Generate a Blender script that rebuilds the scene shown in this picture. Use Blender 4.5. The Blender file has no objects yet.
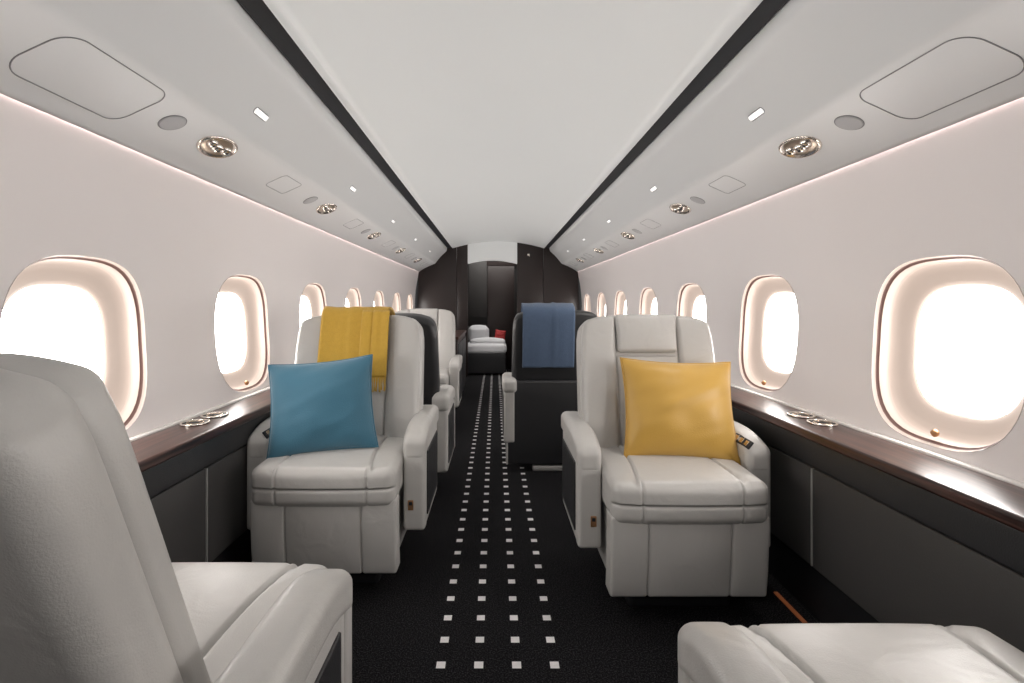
import bpy, bmesh, math, random
from mathutils import Vector, Matrix, noise
random.seed(3)
sc=bpy.context.scene
COL=sc.collection
H=1.0

# ------------------------------------------------------------ materials
def mat(name,col,rough=.5,metal=0,bump=0,bscale=200,var=0,vscale=5,emit=None,estr=0,coat=0,sheen=0,spec=.5,crease=0):
    m=bpy.data.materials.new(name); m.use_nodes=True
    nt=m.node_tree; b=nt.nodes['Principled BSDF']
    b.inputs['Base Color'].default_value=(*col,1)
    b.inputs['Roughness'].default_value=rough
    b.inputs['Metallic'].default_value=metal
    b.inputs['Specular IOR Level'].default_value=spec
    b.inputs['Coat Weight'].default_value=coat
    b.inputs['Sheen Weight'].default_value=sheen
    tc=nt.nodes.new('ShaderNodeTexCoord')
    if var>0:
        n=nt.nodes.new('ShaderNodeTexNoise'); n.inputs['Scale'].default_value=vscale; n.inputs['Detail'].default_value=4
        nt.links.new(tc.outputs['Object'],n.inputs['Vector'])
        mx=nt.nodes.new('ShaderNodeMix'); mx.data_type='RGBA'
        mx.inputs[6].default_value=(*[c*(1-var) for c in col],1)
        mx.inputs[7].default_value=(*[min(1,c*(1+var)) for c in col],1)
        nt.links.new(n.outputs['Fac'],mx.inputs[0]); nt.links.new(mx.outputs[2],b.inputs['Base Color'])
    if bump>0:
        n=nt.nodes.new('ShaderNodeTexNoise'); n.inputs['Scale'].default_value=bscale; n.inputs['Detail'].default_value=3
        nt.links.new(tc.outputs['Object'],n.inputs['Vector'])
        bp=nt.nodes.new('ShaderNodeBump'); bp.inputs['Strength'].default_value=bump; bp.inputs['Distance'].default_value=.002
        nt.links.new(n.outputs['Fac'],bp.inputs['Height']); nt.links.new(bp.outputs['Normal'],b.inputs['Normal'])
        if crease>0:
            n2=nt.nodes.new('ShaderNodeTexNoise'); n2.inputs['Scale'].default_value=9; n2.inputs['Detail'].default_value=2; n2.inputs['Distortion'].default_value=1.2
            nt.links.new(tc.outputs['Object'],n2.inputs['Vector'])
            b2=nt.nodes.new('ShaderNodeBump'); b2.inputs['Strength'].default_value=crease; b2.inputs['Distance'].default_value=.012
            nt.links.new(n2.outputs['Fac'],b2.inputs['Height']); nt.links.new(b2.outputs['Normal'],bp.inputs['Normal'])
    if emit:
        b.inputs['Emission Color'].default_value=(*emit,1); b.inputs['Emission Strength'].default_value=estr
    return m
M_wall=mat('wall_panel_white',(.88,.83,.82),.45,var=.015,vscale=2)
M_ceil=mat('ceiling_white',(.85,.875,.88),.4,var=.015,vscale=2)
M_psu=mat('overhead_panel_white',(.76,.77,.775),.33,var=.015,vscale=2)
M_line=mat('panel_gap_grey',(.26,.26,.27),.6)
M_strip=mat('charcoal_strip',(.012,.014,.018),.5,bump=.1)
M_lea=mat('light_leather',(.50,.485,.465),.36,bump=.22,bscale=350,var=.04,vscale=6,crease=.28)
M_seam=mat('seam_thread_grey',(.22,.21,.20),.6)
M_lea2=mat('light_leather_piping',(.33,.32,.31),.5,bump=.2,bscale=350)
M_dark=mat('charcoal_leather',(.022,.022,.024),.42,bump=.3,bscale=300)
M_panel=mat('side_panel_grey',(.060,.057,.056),.5,bump=.3,bscale=300)
M_plinth=mat('plinth_black',(.008,.008,.010),.6)
M_gloss=mat('gloss_dark_laminate',(.024,.017,.016),.35,var=.2,vscale=3,spec=.4)
M_gloss2=mat('satin_grey_laminate',(.045,.042,.041),.4,var=.1,vscale=3,spec=.3)
M_gold=mat('bronze_metal',(.62,.50,.38),.22,1)
M_chrome=mat('satin_nickel',(.80,.75,.69),.2,1)
M_pit=mat('vent_bowl',(.55,.46,.37),.3,.9)
M_copper=mat('copper_trim',(.45,.24,.12),.3,.8)
M_sill=mat('sill_trim_highlight',(.86,.83,.80),.25)
M_rev=mat('window_reveal_cream',(.46,.385,.34),.5)
M_gask=mat('window_gasket_brown',(.12,.06,.05),.5)
M_bez=mat('window_bezel_glow',(.30,.235,.20),.6,emit=(1,.84,.73),estr=.25)  # peach daylight glow put into the bezel as weak emission
M_dimmed=mat('dimmed_window',(.55,.48,.43),.6,bump=.2)  # unlit fill for the unseen windows, added to dim the near cabin
M_pane=mat('window_pane_daylight',(.9,.9,.9),.3,emit=(1,.965,.93),estr=11.0)
M_led=mat('cove_led',(1,.9,.88),.5,emit=(1,.80,.78),estr=6.0)
M_fl=mat('floor_glow_amber',(.16,.06,.03),.5,emit=(1,.28,.08),estr=.06)  # amber emission painting the warm streak on the carpet
M_lens=mat('reading_lens',(.9,.9,.9),.2,emit=(1,.97,.95),estr=.6)
M_goldfab=mat('gold_satin',(.55,.32,.055),.45,bump=.25,bscale=300,sheen=.25,var=.04,vscale=5)
M_mustard=mat('mustard_wool',(.52,.31,.035),.8,bump=.9,bscale=260,sheen=.2,var=.1,vscale=60)
M_teal=mat('teal_fabric',(.033,.14,.215),.65,bump=.6,bscale=300,sheen=.3,var=.05,vscale=10)
M_blue=mat('slate_blue_wool',(.085,.13,.215),.8,bump=.9,bscale=260,sheen=.2,var=.1,vscale=50)
M_red=mat('red_fabric',(.42,.03,.03),.7,bump=.3)
M_white=mat('white_linen',(.72,.72,.74),.8,bump=.3,bscale=40)

# wood
M_wood=mat('dark_walnut',(.05,.03,.025),.30,coat=.1,spec=.4)
nt=M_wood.node_tree; b=nt.nodes['Principled BSDF']
tc=nt.nodes.new('ShaderNodeTexCoord'); mp=nt.nodes.new('ShaderNodeMapping'); mp.inputs['Scale'].default_value=(40,1.6,40)
n=nt.nodes.new('ShaderNodeTexNoise'); n.inputs['Scale'].default_value=2.5; n.inputs['Detail'].default_value=6
cr=nt.nodes.new('ShaderNodeValToRGB'); cr.color_ramp.elements[0].color=(.014,.006,.005,1); cr.color_ramp.elements[1].color=(.095,.040,.030,1)
cr.color_ramp.elements[0].position=.35; cr.color_ramp.elements[1].position=.72
nt.links.new(tc.outputs['Object'],mp.inputs[0]); nt.links.new(mp.outputs[0],n.inputs['Vector']); nt.links.new(n.outputs['Fac'],cr.inputs[0]); nt.links.new(cr.outputs[0],b.inputs['Base Color'])

# carpet: black pile with woven rows of pale squares down the aisle
M_carpet=mat('black_carpet',(.008,.008,.009),.95,spec=.1)
nt=M_carpet.node_tree; b=nt.nodes['Principled BSDF']
tc=nt.nodes.new('ShaderNodeTexCoord'); sx=nt.nodes.new('ShaderNodeSeparateXYZ'); nt.links.new(tc.outputs['Object'],sx.inputs[0])
def math_(op,a,bv=None,c=None):
    nd=nt.nodes.new('ShaderNodeMath'); nd.operation=op
    for i,v in enumerate((a,bv,c)):
        if v is None: continue
        if isinstance(v,(int,float)): nd.inputs[i].default_value=v
        else: nt.links.new(v,nd.inputs[i])
    return nd.outputs[0]
def cell(v,pitch,off,half):
    t=math_('ADD',v,off); t=math_('DIVIDE',t,pitch); t=math_('ADD',t,100.0); t=math_('FRACT',t); t=math_('SUBTRACT',t,.5); t=math_('ABSOLUTE',t); return math_('LESS_THAN',t,half/pitch)
cx=cell(sx.outputs[0],.105,.0375,.0125)
lim=math_('LESS_THAN',math_('ABSOLUTE',math_('ADD',sx.outputs[0],.0375)),.20)
cy=cell(sx.outputs[1],.10,.02,.0125)
dots=math_('MULTIPLY',math_('MULTIPLY',cx,cy),lim)
nz=nt.nodes.new('ShaderNodeTexNoise'); nz.inputs['Scale'].default_value=230; nz.inputs['Detail'].default_value=2
nt.links.new(tc.outputs['Object'],nz.inputs['Vector'])
cr=nt.nodes.new('ShaderNodeValToRGB'); cr.color_ramp.elements[0].color=(.002,.002,.003,1); cr.color_ramp.elements[1].color=(.045,.043,.045,1)
cr.color_ramp.elements[0].position=.45; cr.color_ramp.elements[1].position=.78
nt.links.new(nz.outputs['Fac'],cr.inputs[0])
mx=nt.nodes.new('ShaderNodeMix'); mx.data_type='RGBA'; mx.inputs[7].default_value=(.70,.68,.68,1)
nt.links.new(dots,mx.inputs[0]); nt.links.new(cr.outputs[0],mx.inputs[6]); nt.links.new(mx.outputs[2],b.inputs['Base Color'])
bp=nt.nodes.new('ShaderNodeBump'); bp.inputs['Strength'].default_value=.8; bp.inputs['Distance'].default_value=.004
nt.links.new(nz.outputs['Fac'],bp.inputs['Height']); nt.links.new(bp.outputs['Normal'],b.inputs['Normal'])

# ------------------------------------------------------------ helpers
def mesh_obj(name,verts,faces,mats,parent=None,smooth=True,fm=None):
    me=bpy.data.meshes.new(name); me.from_pydata([tuple(v) for v in verts],[],faces)
    if not isinstance(mats,(list,tuple)): mats=[mats]
    for m in mats: me.materials.append(m)
    for i,p in enumerate(me.polygons):
        p.use_smooth=smooth
        if fm: p.material_index=fm[i]
    bm=bmesh.new(); bm.from_mesh(me); bmesh.ops.recalc_face_normals(bm,faces=bm.faces); bm.to_mesh(me); bm.free()
    o=bpy.data.objects.new(name,me); COL.objects.link(o)
    if parent: o.parent=parent
    return o
def empty(name,loc=(0,0,0),rz=0):
    e=bpy.data.objects.new(name,None); e.empty_display_size=.1; e.location=loc; e.rotation_euler=(0,0,rz); COL.objects.link(e); return e

def rbox(name,size,loc,r,mt,n=3,m=4,puff=(0,0,0),ex=((),(),()),fn=None,parent=None,M=None):
    h=[s/2 for s in size]; r=min(r,min(h)*.999)
    cs=[]
    for a in range(3):
        q=h[a]-r
        L=[-(q+r*math.tan(math.radians(45*k/n))) for k in range(n,0,-1)]
        L+=[-q+2*q*k/m for k in range(m+1)]
        L+=[(q+r*math.tan(math.radians(45*k/n))) for k in range(1,n+1)]
        L+=[e for e in ex[a] if abs(e)<q]
        L=sorted(L); L2=[L[0]]
        for v in L[1:]:
            if v-L2[-1]>1e-4: L2.append(v)
        cs.append(L2)
    N=[len(c)-1 for c in cs]; idx={}; V=[]
    def vid(i,j,k):
        key=(i,j,k)
        if key in idx: return idx[key]
        p=[cs[0][i],cs[1][j],cs[2][k]]; ii=(i,j,k)
        c=[max(-(h[a]-r),min(h[a]-r,p[a])) for a in range(3)]
        d=[p[a]-c[a] for a in range(3)]; l=math.sqrt(sum(x*x for x in d)) or 1
        q=[c[a]+d[a]/l*r for a in range(3)]
        for a in range(3):
            if puff[a] and ii[a] in (0,N[a]):
                s=-1 if ii[a]==0 else 1; w=1
                for bb in range(3):
                    if bb!=a: w*=max(0,1-(p[bb]/h[bb])**2)
                q[a]+=s*puff[a]*w
        v=Vector(q)
        if fn: v=Vector(fn(v))
        v=v+Vector(loc)
        if M: v=M@v
        idx[key]=len(V); V.append(v); return idx[key]
    F=[]
    for a in range(3):
        b_,c_=[x for x in range(3) if x!=a]
        for side in (0,N[a]):
            for u in range(N[b_]):
                for w in range(N[c_]):
                    q=[]
                    for du,dw in ((0,0),(1,0),(1,1),(0,1)):
                        t=[0,0,0]; t[a]=side; t[b_]=u+du; t[c_]=w+dw; q.append(vid(*t))
                    F.append(q)
    return mesh_obj(name,V,F,mt,parent)

def join(objs,name,parent=None):
    bm=bmesh.new(); mats=[]; me=bpy.data.meshes.new(name)
    for o in objs:
        off=[]
        for m in o.data.materials:
            if m not in mats: mats.append(m)
            off.append(mats.index(m))
        t=o.data.copy(); t.transform(o.matrix_basis)
        for p in t.polygons: p.material_index=off[p.material_index]
        bm.from_mesh(t); bpy.data.meshes.remove(t)
    bm.to_mesh(me); bm.free()
    for m in mats: me.materials.append(m)
    for o in objs: bpy.data.objects.remove(o)
    ob=bpy.data.objects.new(name,me); COL.objects.link(ob)
    if parent: ob.parent=parent
    return ob

def lathe(name,prof,mt,Mx,seg=28,sx=1,sy=1,parent=None):
    V=[];F=[]
    for (r,z) in prof:
        for k in range(seg):
            a=2*math.pi*k/seg; V.append(Mx@Vector((r*math.cos(a)*sx,r*math.sin(a)*sy,z)))
    for i in range(len(prof)-1):
        for k in range(seg):
            k2=(k+1)%seg; F.append((i*seg+k,i*seg+k2,(i+1)*seg+k2,(i+1)*seg+k))
    F.append(tuple(range(seg))); F.append(tuple((len(prof)-1)*seg+k for k in range(seg)))
    return mesh_obj(name,V,F,mt,parent)
def ring(name,R,r,mt,Mx,sx=1,sy=1,seg=32,parent=None,path=None):
    V=[];F=[];k2=8
    if path is None:
        path=[Vector((R*math.cos(2*math.pi*k/seg)*sx,R*math.sin(2*math.pi*k/seg)*sy,0)) for k in range(seg)]
    seg=len(path)
    for i in range(seg):
        p=path[i]; t=(path[(i+1)%seg]-path[i-1]).normalized(); up=Vector((0,0,1)); nn=t.cross(up)
        for j in range(k2):
            a=2*math.pi*j/k2; V.append(Mx@(p+nn*r*math.cos(a)+up*r*math.sin(a)))
    for i in range(seg):
        for j in range(k2):
            F.append((i*k2+j,((i+1)%seg)*k2+j,((i+1)%seg)*k2+(j+1)%k2,i*k2+(j+1)%k2))
    return mesh_obj(name,V,F,mt,parent)
def rrpath(hx,hy,r,n=6):
    P=[]
    for cx_,cy_,a0 in ((hx-r,hy-r,0),(-hx+r,hy-r,90),(-hx+r,-hy+r,180),(hx-r,-hy+r,270)):
        for k in range(n+1):
            a=math.radians(a0+90*k/n); P.append(Vector((cx_+r*math.cos(a),cy_+r*math.sin(a),0)))
    return P
def extrude(name,pts,y0,y1,mt,ny=12,smooth=True,close=False):
    V=[];F=[];n=len(pts)
    for j in range(ny+1):
        y=y0+(y1-y0)*j/ny
        for p in pts: V.append((p[0],y,p[1]))
    for j in range(ny):
        for i in range(n if close else n-1):
            i2=(i+1)%n; F.append((j*n+i,j*n+i2,(j+1)*n+i2,(j+1)*n+i))
    if close: F.append(tuple(range(n))); F.append(tuple(ny*n+i for i in range(n)))
    return mesh_obj(name,V,F,mt,None,smooth)

Y0,Y1=-1.62,6.6
# ------------------------------------------------------------ shell
def wallx(z): return 1.15-.27*(z-.98)**2
ZB,ZT=.56,1.47; PITCH=.82
WC=[1.29+PITCH*k for k in range(-3,7)]
WH,WV,WZ=.222,.252,.876
def supere(a,hx,hz,e):
    c,s=math.cos(a),math.sin(a); t=(abs(c/hx)**e+abs(s/hz)**e)**(-1/e); return t*c,t*s
angs=set(2*math.pi*k/56 for k in range(56))
hw=PITCH/2
cor=[math.atan2(z,y)%(2*math.pi) for y in (hw,-hw) for z in (ZT-WZ,ZB-WZ)]
angs=sorted(angs|set(cor))
def rectpt(a):
    c,s=math.cos(a),math.sin(a); t=1e9
    if abs(c)>1e-9: t=min(t,hw/abs(c))
    if s>1e-9: t=min(t,(ZT-WZ)/s)
    if s<-1e-9: t=min(t,(ZB-WZ)/s)
    return t*c,t*s
EX=2.9
for s,wn in ((-1,'wall_left'),(1,'wall_right')):
    V=[];F=[]
    for yc in WC:
        base=len(V); n=len(angs); K=7
        for k in range(K+1):
            t=(k/K)**1.3
            for a in angs:
                p0=supere(a,WH,WV,EX); p1=rectpt(a)
                y=p0[0]*(1-t)+p1[0]*t; z=WZ+p0[1]*(1-t)+p1[1]*t
                V.append((s*wallx(z),yc+y,z))
        for k in range(K):
            for i in range(n):
                i2=(i+1)%n; F.append((base+k*n+i,base+k*n+i2,base+(k+1)*n+i2,base+(k+1)*n+i))
    b0=len(V); V+=[(s*wallx(ZB),Y0,ZB),(s*wallx(ZB),WC[-1]+hw,ZB),(s*1.06,WC[-1]+hw,0),(s*1.06,Y0,0)]; F.append((b0,b0+1,b0+2,b0+3))
    o=mesh_obj(wn,V,F,M_wall)
    bm=bmesh.new(); bm.from_mesh(o.data); bmesh.ops.remove_doubles(bm,verts=bm.verts,dist=1e-4); bmesh.ops.recalc_face_normals(bm,faces=bm.faces); bm.to_mesh(o.data); bm.free()

wi=0
A64=[2*math.pi*k/64 for k in range(64)]
for s in (-1,1):
    for yc in WC:
        wi+=1
        dimmed=yc<0  # unseen windows behind the camera kept dark to lower the light nearby
        # (inset, depth outward, material): wall lip, brown gasket, short liner, sloped bezel with added glow, outer pane
        prof=[(0,-.002,0),(.001,.004,0),(.003,.008,0),(.0035,.009,1),(.0045,.013,1),(.0080,.015,1),(.0085,.016,0),(.010,.030,0),(.012,.040,0),(.015,.046,2),(.022,.053,2),(.034,.058,2),(.046,.062,2),(.056,.066,2),(.064,.070,2),(.067,.074,2),(.068,.077,3)]
        V=[];F=[];fm=[]
        for (ins,dp,mi) in prof:
            for a in A64:
                p=supere(a,WH-ins,WV-ins*1.15,EX); z=WZ+p[1]
                V.append((s*(wallx(z)+dp),yc+p[0],z))
        for i in range(len(prof)-1):
            for k in range(64):
                k2=(k+1)%64; F.append((i*64+k,i*64+k2,(i+1)*64+k2,(i+1)*64+k)); fm.append(min(prof[i+1][2],2))
        F.append(tuple((len(prof)-1)*64+k for k in range(64))); fm.append(3)
        w=mesh_obj(f'window_{wi}',V,F,[M_rev,M_gask,M_dimmed if dimmed else M_bez,M_dimmed if dimmed else M_pane],fm=fm)
        w.data.polygons[-1].use_smooth=False
        Mx=Matrix.Translation((s*(wallx(.655)+.020),yc,.652))@Matrix.Rotation(math.radians(-s*75),4,'Y')
        k=lathe('shade_pull',[(.001,.0),(.009,.0),(.011,.006),(.006,.012),(.004,.014)],M_copper,Mx,16); k.parent=w

# ceiling centre panel (shallow vault)
pts=[(x,1.765+.095*(1-(x/.63)**2)) for x in [-.63+1.26*k/24 for k in range(25)]]
pts=[(-.632,1.80)]+pts+[(.632,1.80)]
extrude('ceiling',pts,Y0,Y1,M_ceil)
PSU=[(.700,1.80),(.705,1.755),(.708,1.738),(.717,1.722),(.735,1.705),(.765,1.678),(.795,1.648),(.825,1.612),(.850,1.580),(.864,1.561),(.874,1.552),(.890,1.546),(.94,1.526),(1.0,1.498),(1.05,1.470),(1.075,1.452),(1.083,1.442),(1.086,1.446),(1.080,1.462)]
PO={}
for s,nm in ((-1,'left'),(1,'right')):
    PO[s]=extrude('ceiling_overhead_'+nm,[(s*x,z) for x,z in PSU],Y0,Y1,M_psu)
    o=extrude('trim_'+('1' if s<0 else '2'),[(s*.628,1.800),(s*.640,1.783),(s*.692,1.765),(s*.706,1.775)],Y0,Y1,M_strip,smooth=False)
    o2=extrude('cove_light_strip',[(s*1.083,1.449),(s*1.100,1.463),(s*1.086,1.463)],Y0+.01,Y1-.01,M_led,close=True,smooth=False)
def psu_z(x):
    for (a,b_) in zip(PSU,PSU[1:]):
        if a[0]<=x<=b_[0]:
            t=(x-a[0])/(b_[0]-a[0]); return a[1]*(1-t)+b_[1]*t
def psu_frame(s,x):
    z=psu_z(x); al=math.atan2(psu_z(x-.03)-psu_z(x+.03),.06)
    e1=Vector((s*math.cos(al),0,-math.sin(al))); n=Vector((-s*math.sin(al),0,-math.cos(al))); e2=n.cross(e1)
    return z,e1,e2,n
def psu_M(s,x,y,off=0.0):
    z,e1,e2,n=psu_frame(s,x)
    Mx=Matrix(((e1[0],e2[0],n[0],s*x),(e1[1],e2[1],n[1],y),(e1[2],e2[2],n[2],z),(0,0,0,1)))
    return Mx@Matrix.Translation((0,0,off))
def hatch(s,x,y,hx,hy,r,th):
    """thin seam tube that follows the overhead surface"""
    P=rrpath(hx,hy,r,8); Q=[]
    for a,b_ in zip(P,P[1:]+P[:1]):
        n=max(1,int((b_-a).length/.02))
        for k in range(n): Q.append(a.lerp(b_,k/n))
    V=[];F=[];N=len(Q)
    W=[Vector((s*(x+q.x),y+q.y,psu_z(x+q.x)-.0005)) for q in Q]
    for i in range(N):
        t=(W[(i+1)%N]-W[i-1]).normalized(); up=Vector((0,0,1)); nn=t.cross(up).normalized(); u2=nn.cross(t)
        for j in range(6):
            a=2*math.pi*j/6; V.append(W[i]+nn*th*math.cos(a)+u2*th*math.sin(a))
    for i in range(N):
        for j in range(6): F.append((i*6+j,((i+1)%N)*6+j,((i+1)%N)*6+(j+1)%6,i*6+(j+1)%6))
    return mesh_obj('overhead_hatch',V,F,M_line,PO[s])
M_grille=mat('speaker_grille',(.55,.55,.56),.6,bump=1,bscale=900)
for s in (-1,1):
    for k in range(-1,5):
        y=1.58+1.02*k
        Mx=psu_M(s,.958,y)
        parts=[lathe('bz',[(.001,-.002),(.064,-.002),(.064,.003),(.060,.007),(.054,.006),(.051,.001),(.001,-.001)],M_chrome,Mx,36,sx=.84,sy=1.3)]
        parts.append(lathe('pit',[(.001,.0005),(.050,.0005),(.049,.0012),(.030,.0022),(.001,.0022)],M_pit,Mx,28,sx=.84,sy=1.3))
        for dx,dy,rr in ((-.004,-.038,1.15),(.004,0,1.25),(-.004,.038,1.15)):
            Mb=Mx@Matrix.Translation((dx,dy,0))
            parts.append(lathe('ball',[(.001,.014),(.009*rr,.0135),(.014*rr,.009),(.0165*rr,.003),(.017*rr,.0),(.001,.0)],M_chrome,Mb,18))
            parts.append(lathe('noz',[(.001,.0155),(.0045,.0155),(.0055,.013),(.001,.012)],M_strip,Mb,12))
        join(parts,'air_vent')
        Mx=psu_M(s,.815,y)
        join([ring('r',.03,.0018,M_line,Mx,path=rrpath(.011,.042,.0105)),
               rbox('l',(.018,.078,.006),(0,0,.001),.0028,M_lens,M=Mx)],'reading_light',PO[s])
        Mx=psu_M(s,.962,y-.215)
        join([ring('r',.036,.0015,M_line,Mx),lathe('d',[(.001,0),(.034,0),(.034,.002),(.032,.003),(.001,.003)],M_grille,Mx)],'ceiling_speaker')
        if k<=0: hatch(s,.966,y-.47,.074,.150,.042,.0015)
        if k>=0: hatch(s,.958,y+.50,.045,.085,.018,.0011)

# floor
mesh_obj('floor',[(-1.1,Y0,0),(1.1,Y0,0),(1.1,9.6,0),(-1.1,9.6,0)],[(0,1,2,3)],M_carpet,smooth=False)

# side ledges and lower panels
LZ=.605
for s in (-1,1):
    e=empty('side_ledge')
    rbox('ledge_top',(.165,Y1-Y0-.02,.03),(s*1.012,(Y0+Y1)/2,LZ-.015),.008,M_wood,parent=e)
    rbox('sill_highlight_strip',(.022,Y1-Y0-.02,.030),(s*1.102,(Y0+Y1)/2,LZ-.009),.006,M_sill,parent=e)  # white sill trim that also draws in the ledge's bright highlight line
    rbox('upper_band',(.05,Y1-Y0-.02,.085),(s*.972,(Y0+Y1)/2,LZ-.074),.006,M_dark,parent=e)
    rbox('plinth',(.05,Y1-Y0-.02,.165),(s*1.0,(Y0+Y1)/2,.083),.004,M_plinth,parent=e)
    y=1.52-PITCH*4+.0
    while y<Y1-.1:
        y2=min(y+PITCH,Y1-.01); y1=max(y,Y0+.01)
        if y2-y1>.1:
            rbox('lower_panel',(.03,y2-y1-.007,.315),(s*.972,(y1+y2)/2,.325),.006,M_panel,parent=e,puff=(.003,0,0))
            rbox('seam_piping',(.026,.004,.31),(s*.968,y2,.325),.0018,M_lea2,parent=e,n=2,m=1)
        y+=PITCH
    for yc in (1.64,3.28,.10):
        c=empty('cup_holder'); 
        for dy in (-.055,.055):
            Mx=Matrix.Translation((s*1.035,yc+dy,LZ))
            ring('rim',.040,.0040,M_chrome,Mx@Matrix.Translation((0,0,.003)),parent=c)
            lathe('well',[(.037,.0035),(.034,.0018),(.001,.0015)],M_strip,Mx,parent=c)
            ring('inner_ring',.024,.0025,M_gold,Mx@Matrix.Translation((0,0,.003)),parent=c)
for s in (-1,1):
    rbox('floor_glow_strip',(.014,.16,.006),(s*.925,1.58 if s>0 else 1.75,.003),.002,M_fl)  # glowing strips added for the warm patch of light on the carpet

# bulkheads
DX0,DX1=-.42,.26
def box(name,x0,x1,y0,y1,z0,z1,mt,r=.003,parent=None):
    return rbox(name,(x1-x0,y1-y0,z1-z0),((x0+x1)/2,(y0+y1)/2,(z0+z1)/2),r,mt,n=1,m=1,parent=parent)
be=empty('wall_bulkhead_aft')
box('panel',-1.10,DX0-.155,Y1,Y1+.06,0,1.9,M_gloss,parent=be)
box('panel',DX0-.15,DX0,Y1,Y1+.06,0,1.9,M_gloss,parent=be)
box('panel',DX1,.62,Y1,Y1+.06,0,1.9,M_gloss,parent=be)
box('panel',.624,1.10,Y1,Y1+.06,0,1.9,M_gloss,parent=be)
V=[];F=[];N=20
for k in range(N+1):
    x=DX0+(DX1-DX0)*k/N; u=(x-(DX0+DX1)/2)/((DX1-DX0)/2)
    z=1.60-.05*u*u
    for yy in (Y1+.0,Y1+.06):
        V+=[(x,yy,z),(x,yy,1.9)]
for k in range(N):
    a=k*4; c=a+4
    F+=[(a,c,c+1,a+1),(a+2,a+3,c+3,c+2),(a,a+2,c+2,c)]
mesh_obj('door_header',V,F,M_ceil,parent=be,smooth=False)
box('logo_plate',.40,.43,Y1-.004,Y1,1.66,1.69,M_chrome,parent=be,r=.001)
box('wall_forward',-1.10,1.10,Y0-.06,Y0,0,1.95,M_gloss2)
box('wall_stateroom_left',-1.16,-1.10,Y1+.06,9.6,0,2.0,M_gloss2)
box('wall_stateroom_right',1.10,1.16,Y1+.06,9.6,0,2.0,M_gloss2)
box('wall_stateroom_aft',-1.10,1.10,9.55,9.6,0,2.0,M_gloss2)
box('ceiling_stateroom',-1.10,1.10,Y1+.06,9.6,1.9,1.95,M_ceil)
e=empty('door_1')
box('leaf',-.16,.25,7.35,7.40,.0,1.58,M_gloss,parent=e)
box('frame',-.45,-.17,7.35,7.40,.80,1.88,M_gloss2,parent=e)
box('frame_top',-.17,.27,7.35,7.40,1.585,1.88,M_gloss,parent=e)
# daybed in the stateroom
e=empty('daybed',(-.17,7.0,0))
rbox('bed_base',(.56,.5,.30),(0,0,.16),.03,M_dark,parent=e)
rbox('mattress',(.58,.52,.14),(0,0,.37),.05,M_white,parent=e,puff=(0,0,.02))
rbox('bolster',(.30,.14,.24),(-.12,.14,.55),.06,M_white,parent=e,puff=(.01,.02,.02))
rbox('duvet_fold',(.5,.2,.07),(.02,-.12,.46),.033,M_white,parent=e,puff=(0,0,.03))
daybed=e

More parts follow.
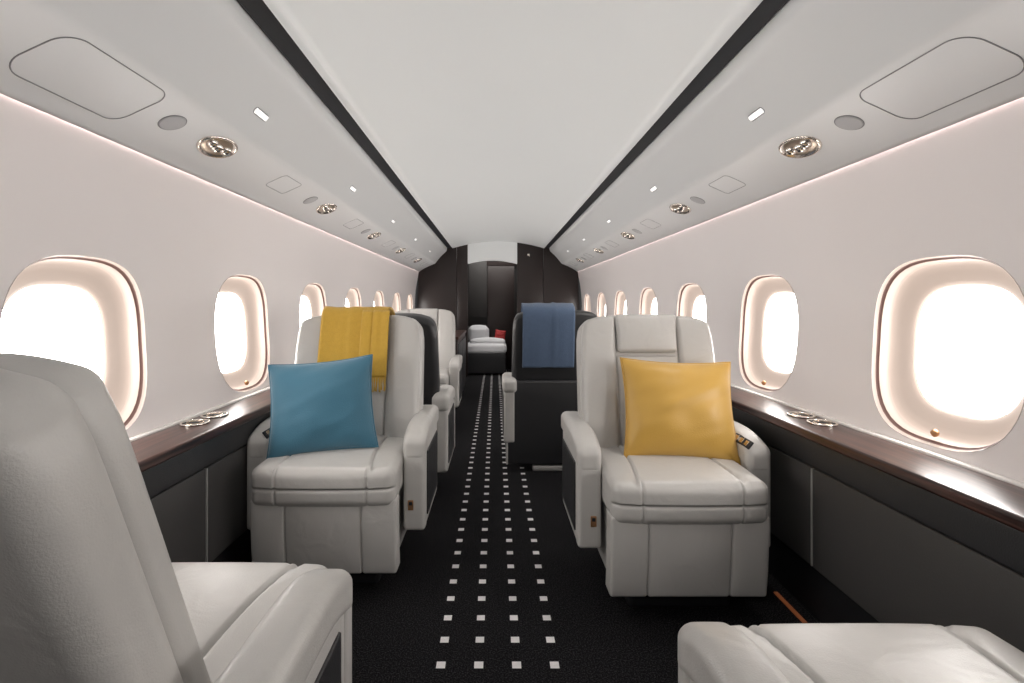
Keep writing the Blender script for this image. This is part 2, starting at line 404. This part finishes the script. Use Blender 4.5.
# ------------------------------------------------------------ armchair
def lean_M(th,py=-.10,pz=.42):
    return Matrix.Translation((0,py,pz))@Matrix.Rotation(th,4,'X')
def groove(v,lines,amp,sg):
    g=0
    for c in lines: g+=math.exp(-((v-c)/sg)**2)
    return amp*g
def armchair(x,y,face_cam,lean=13,aisle=1,shell_dark=False,name='cabin_armchair',bdx=0,bs=1,bh=1,arm_dy=0,skirt=True):
    e=empty(name,(x,y,0),math.pi if face_cam else 0)
    th=math.radians(lean)
    rbox('swivel_base',(.34,.34,.10),(0,-.02,.05),.02,M_plinth,parent=e)
    rbox('seat_pan',(.46,.40,.24),(0,-.02,.205),.025,M_lea,parent=e)
    for (xc,w) in ((-.187,.118),(0,.258),(.187,.118)):
        def lf(v):
            t=(v.z/.255+.5)
            return (v.x,v.y-.018*(1-t)**2,v.z)
        rbox('leg_rest_panel',(w,.07,.26),(xc,.205,.212),.010,M_lea,parent=e,m=6,puff=(0,.005,0),fn=lf)
    for xs in (-.1285,.1285):
        rbox('leg_rest_seam',(.0035,.03,.235),(xs,.214,.215),.0015,M_seam,parent=e,n=1,m=5,fn=lambda v:(v.x,v.y-.018*(1-(v.z/.255+.5))**2,v.z))
    gx=.140
    gy=-.13
    def cf(v):
        x_,y_,z_=v
        z2=z_
        if z_>.0:
            z2-=groove(abs(x_),[gx+.02*((y_+.05)/.25)**2 if y_>-.05 else gx],.011,.004)
            z2-=.006*max(0,(y_-.05)/.2)**2
            z2-=groove(y_,[gy],.008,.0045) if abs(x_)<gx else 0
        if y_>.15: 
            y2=y_-groove(abs(x_),[gx+.013],.006,.004)
            y2-=groove(z_,[-.006],.006,.004)
        else: y2=y_
        y2-= .010*(x_/.245)**4 if y_>.1 else 0
        return (x_,y2,z2)
    exx=sorted(set([round(sg*(gx+d),4) for sg in (-1,1) for d in (-.009,-.005,-.0025,0,.0025,.005,.009,.0125,.015,.0175,.020,.024)]))
    rbox('seat_cushion',(.488,.50,.135),(0,.01,.388),.030,M_lea,n=4,m=14,parent=e,puff=(0,.006,.016),ex=(exx,[gy-.006,gy-.003,gy,gy+.003,gy+.006],[-.012,-.009,-.006,-.003,0]),fn=cf)
    for sd in (-1,1):
        xc=sd*.286; A=arm_dy
        rbox('arm_body',(.072,.385+A,.32),(xc,-.105+A/2,.325),.018,M_lea,parent=e,m=8)
        def pf(v):
            d=max(0,(v.y-.05-A/2)/.165)
            return (v.x,v.y,v.z-.045*d**2.2)
        rbox('arm_pad',(.086,.42+A,.082),(xc,-.10+A/2,.510),.024,M_lea,parent=e,m=10,n=4,puff=(0,0,.004),fn=pf)
        rbox('arm_front_roll',(.080,.050,.30),(xc,.083+A,.325),.014,M_lea,parent=e,m=6,n=4)
        is_aisle=(sd==aisle)
        xo=sd*(.286+.037)
        if is_aisle:
            rbox('arm_side_inset',(.008,.30,.24),(xo,-.115,.325),.0035,M_dark,parent=e)
            rbox('arm_control',(.020,.006,.036),(xc-sd*.012,.1095+A,.27),.0025,M_copper,parent=e)
            rbox('arm_control_inner',(.012,.004,.012),(xc-sd*.012,.1125+A,.277),.0015,M_strip,parent=e)
        else:
            rbox('arm_side_inset',(.006,.30,.24),(xo-sd*.001,-.115,.325),.0025,M_dark,parent=e)
            Mx=Matrix.Translation((xc-sd*.032,.055,.525))@Matrix.Rotation(sd*math.radians(-52),4,'Y')@Matrix.Rotation(math.radians(-10),4,'X')
            rbox('seat_control_panel',(.030,.09,.008),(0,0,0),.0035,M_strip,parent=e,M=Mx)
            for q in (-.026,0,.026):
                rbox('control_button',(.018,.016,.005),(0,q,.0045),.002,M_gold,parent=e,M=Mx,n=2,m=1)
    ML=lean_M(th)@Matrix.Translation((bdx,0,0))@Matrix.Diagonal((bs,1,bh,1))
    def shape(x_,zz,h):
        k=1-.03*h-.05*max(0,(h-.80)/.2)**2.2
        return x_*k, zz-.028*max(0,(abs(x_)-.15)/.12)**2*max(0,h-.5)*2
    def taper(v):
        h=max(0,(v.z+.28)/.56); a,b_=shape(v.x,v.z,h); return (a,v.y,b_)
    rbox('back_shell',(.548,.100,.56),(0,-.063,.275),.034,M_dark if shell_dark else M_lea,parent=e,M=ML,n=4,m=12,fn=taper,puff=(0,.008,0))
    for sd in (-1,1):
        def wf(v):
            xx=v.x+sd*.197; h=max(0,(v.z+.265)/.53); a,b_=shape(xx,v.z,h)
            return (a-sd*.197,v.y+.014*((sd*v.x+.07)/.14),b_)
        rbox('back_wing',(.140,.055,.532),(sd*.197,-.016,.280),.020,M_lea,parent=e,M=ML,n=4,m=10,fn=wf,puff=(0,.006,0))
    rbox('back_pad',(.246,.060,.375),(0,-.030,.200),.012,M_lea,parent=e,M=ML,n=3,m=10,puff=(0,.008,0))
    rbox('headrest_pad',(.236,.085,.152),(0,-.024,.474),.014,M_lea,parent=e,M=ML,n=3,m=8,puff=(0,.008,.002),fn=lambda v:(v.x*(1+.06*(v.z/.075) if v.z>0 else 1),v.y,v.z))
    if shell_dark and skirt:
        rbox('lower_skirt',(.60,.05,.50),(0,-.27,.29),.012,M_dark,parent=e)
        rbox('skirt_foot',(.30,.05,.03),(0,-.27,.016),.008,M_lea2,parent=e)
        for sd in (-1,1): rbox('skirt_edge',(.012,.052,.50),(sd*.303,-.268,.29),.005,M_lea,parent=e)
    return e,ML
R1,MLr=armchair(.560,1.72,True,13,aisle=1)
L1,MLl=armchair(-.625,1.85,True,13,aisle=-1)
L0,_=armchair(-.632,.78,False,20.5,aisle=1,bdx=-.066,bs=.95,bh=1.04)
R0,_=armchair(.560,.585,False,40,aisle=-1,arm_dy=.05)
R3,MLr3=armchair(.33,3.16,False,8,aisle=-1,shell_dark=True)
L3,_=armchair(-.60,2.66,False,12,aisle=1,shell_dark=True,skirt=False)
L4,_=armchair(-.66,3.95,True,12,aisle=-1)
R4,_=armchair(.50,4.70,True,12,aisle=1)

# black credenza aft of the left-hand club seats
e=empty('credenza',(-.66,5.3,0))
rbox('cabinet_body',(.50,1.2,.64),(0,0,.33),.012,M_gloss,parent=e)
rbox('cabinet_top',(.52,1.24,.03),(0,0,.665),.008,M_wood,parent=e)
for q in (-.3,.3): rbox('cabinet_door',(.012,.56,.56),(.253,q,.33),.004,M_dark,parent=e)
e=empty('fold_out_table',(-.78,3.30,0))
rbox('table_top',(.32,.30,.025),(0,0,.66),.01,M_gloss,parent=e)
rbox('table_post',(.06,.22,.64),(-.09,0,.325),.01,M_gloss,parent=e)

# ------------------------------------------------------------ textiles
def pillow(name,w,h,t,mt,Mx,seed=0):
    N=36;V=[];F=[]
    def P(u,v,sd):
        x=w/2*u*(1-.075*(1-v*v)); z=h/2*v*(1-.075*(1-u*u))
        th=(max(0,(1-abs(u)**2.4))*max(0,(1-abs(v)**2.4)))**.6
        wr=noise.noise(Vector((u*1.6+seed,v*1.6,sd*3)))*.016+noise.noise(Vector((u*2-v*4+seed,u+v,sd*9)))*.006
        return Mx@Vector((x,sd*(t/2*th+wr*th),z))
    for sd in (-1,1):
        b0=len(V)
        for j in range(N+1):
            for i in range(N+1):
                u=-1+2*i/N; v=-1+2*j/N
                u=math.sin(u*math.pi/2)*.5+u*.5; v=math.sin(v*math.pi/2)*.5+v*.5
                V.append(P(u,v,sd))
        for j in range(N):
            for i in range(N): F.append((b0+j*(N+1)+i,b0+j*(N+1)+i+1,b0+(j+1)*(N+1)+i+1,b0+(j+1)*(N+1)+i))
    o=mesh_obj(name,V,F,mt)
    bm=bmesh.new(); bm.from_mesh(o.data); bmesh.ops.remove_doubles(bm,verts=bm.verts,dist=1e-5); bmesh.ops.recalc_face_normals(bm,faces=bm.faces); bm.to_mesh(o.data); bm.free()
    path=[]
    for k in range(80):
        q=k/80*4; sd=int(q); f=(q-sd)*2-1
        u,v={0:(f,-1),1:(1,f),2:(-f,1),3:(-1,-f)}[sd]
        path.append(P(u,v,1))
    cu=bpy.data.curves.new(name+'_piping','CURVE'); cu.dimensions='3D'; cu.bevel_depth=.003
    sp=cu.splines.new('POLY'); sp.points.add(len(path)-1); sp.use_cyclic_u=True
    for p,pt in zip(path,sp.points): pt.co=(*p,1)
    cu.materials.append(mt); c=bpy.data.objects.new('piping',cu); COL.objects.link(c); c.parent=o
    return o
R=lambda d,ax: Matrix.Rotation(math.radians(d),4,ax)
pillow('throw_pillow',.405,.365,.15,M_goldfab,Matrix.Translation((.622,1.745,.618))@R(-3,'Z')@R(-20,'X')@R(2,'Y'),1)
pillow('throw_pillow',.385,.355,.15,M_teal,Matrix.Translation((-.692,1.80,.620))@R(10,'Z')@R(-22,'X')@R(-5,'Y'),5)
p=pillow('red_cushion',.15,.15,.07,M_red,Matrix.Translation((.20,-.05,.55))@R(-20,'X')@R(8,'Y'),7); p.parent=daybed

def drape(name,ML,E,x0,x1,path,mt,fringe=0,seed=0,skew=0,amp=1):
    bpy.context.view_layer.update()
    W=E.matrix_world@ML
    P=[Vector((a,b_)) for a,b_ in path]
    S=[];step=.012
    for a,b_ in zip(P,P[1:]):
        n=max(1,int((b_-a).length/step))
        for k in range(n): S.append(a.lerp(b_,k/n))
    S.append(P[-1])
    for _ in range(6):
        S=[S[0]]+[(S[i-1]+S[i]*2+S[i+1])/4 for i in range(1,len(S)-1)]+[S[-1]]
    nx=26;V=[];F=[]
    L=len(S)
    for j,p in enumerate(S):
        t=(S[min(j+1,L-1)]-S[max(j-1,0)]).normalized(); nn=Vector((t.y,-t.x))
        for i in range(nx+1):
            u=i/nx; x=x0+(x1-x0)*u+skew*(j/L)*(u-.3)
            w=amp*(.003*math.sin(u*15+seed)+.004*noise.noise(Vector((u*5,j*.06,seed))))+.004
            w+=.005*max(0,1-abs(u-.62)/.05)
            q=p+nn*w
            V.append(W@Vector((x,q.x,q.y)))
    for j in range(L-1):
        for i in range(nx): F.append((j*(nx+1)+i,j*(nx+1)+i+1,(j+1)*(nx+1)+i+1,(j+1)*(nx+1)+i))
    o=mesh_obj(name,V,F,mt)
    md=o.modifiers.new('thick','SOLIDIFY'); md.thickness=.008; md.offset=0
    if fringe:
        cu=bpy.data.curves.new('fringe','CURVE'); cu.dimensions='3D'; cu.bevel_depth=.0018
        p=S[-1]; t=(S[-1]-S[-4]).normalized()
        for i in range(fringe):
            u=i/(fringe-1); x=x0+(x1-x0)*u+skew*(u-.3)
            ln=.055+random.uniform(-.006,.006); sw=random.uniform(-.006,.006)
            sp=cu.splines.new('POLY'); sp.points.add(3)
            for k in range(4):
                f=k/3; sp.points[k].co=(*(W@Vector((x+sw*f,p.x+t.x*ln*f+.004,p.y+t.y*ln*f))),1)
        cu.materials.append(mt); c=bpy.data.objects.new('fringe',cu); COL.objects.link(c); c.parent=o
    return o
ob=drape('throw_blanket',MLl,L1,-.125,.155,[(-.135,.20),(-.138,.50),(-.132,.572),(-.06,.592),(.015,.585),(.038,.54),(.044,.40),(.044,.29)],M_mustard,seed=2,amp=.6)
f=drape('blanket_fold',MLl,L1,-.135,-.02,[(.040,.56),(.052,.54),(.056,.40),(.056,.275)],M_mustard,fringe=30,seed=4,amp=.5); f.parent=ob
drape('throw_blanket',MLr3,R3,-.21,.10,[(.05,.35),(.050,.53),(.025,.582),(-.06,.592),(-.132,.575),(-.140,.52),(-.142,.35),(-.140,.22)],M_blue,seed=3,amp=.5)

# ------------------------------------------------------------ lights
def area(name,loc,rot,sx_,sy_,en,col):
    l=bpy.data.lights.new(name,'AREA'); l.shape='RECTANGLE'; l.size=sx_; l.size_y=sy_; l.energy=en; l.color=col
    o=bpy.data.objects.new(name,l); o.location=loc; o.rotation_euler=rot; COL.objects.link(o); return o
area('unseen_fill_light',(0,-.9,1.74),(math.radians(25),0,0),.9,.7,6,(1,.98,.96))  # unseen fill lamp added behind the camera to brighten the cabin
area('stateroom_light',(0,7.0,1.86),(0,0,0),1.2,.4,9,(1,.97,.93))
area('stateroom_light',(0,8.6,1.86),(0,0,0),1.2,1.0,7,(1,.97,.93))
for s in (-1,1):
    for k in range(0,5):
        z,e1,e2,n=psu_frame(s,.825)
        l=bpy.data.lights.new('reading_spot','SPOT'); l.energy=9; l.spot_size=math.radians(100); l.spot_blend=1; l.shadow_soft_size=.03; l.color=(1,.95,.9)
        o=bpy.data.objects.new('reading_spot',l); o.location=(s*.825+n.x*.02,1.60+1.02*k,z+n.z*.02); COL.objects.link(o)
        o.rotation_euler=(0,math.radians(s*14),0)

w=bpy.data.worlds.new('sky'); sc.world=w; w.use_nodes=True
w.node_tree.nodes['Background'].inputs[0].default_value=(.9,.95,1,1); w.node_tree.nodes['Background'].inputs[1].default_value=1.0

cam=bpy.data.cameras.new('camera'); cam.sensor_width=36; cam.lens=480/1024*36; cam.shift_x=17/1024; cam.shift_y=-37.5/1024; cam.clip_start=.02
co=bpy.data.objects.new('camera',cam); co.location=(-.045,0,1.0); co.rotation_euler=(math.radians(90),0,0); COL.objects.link(co); sc.camera=co
sc.view_settings.view_transform='Standard'; sc.view_settings.look='None'; sc.view_settings.exposure=.34
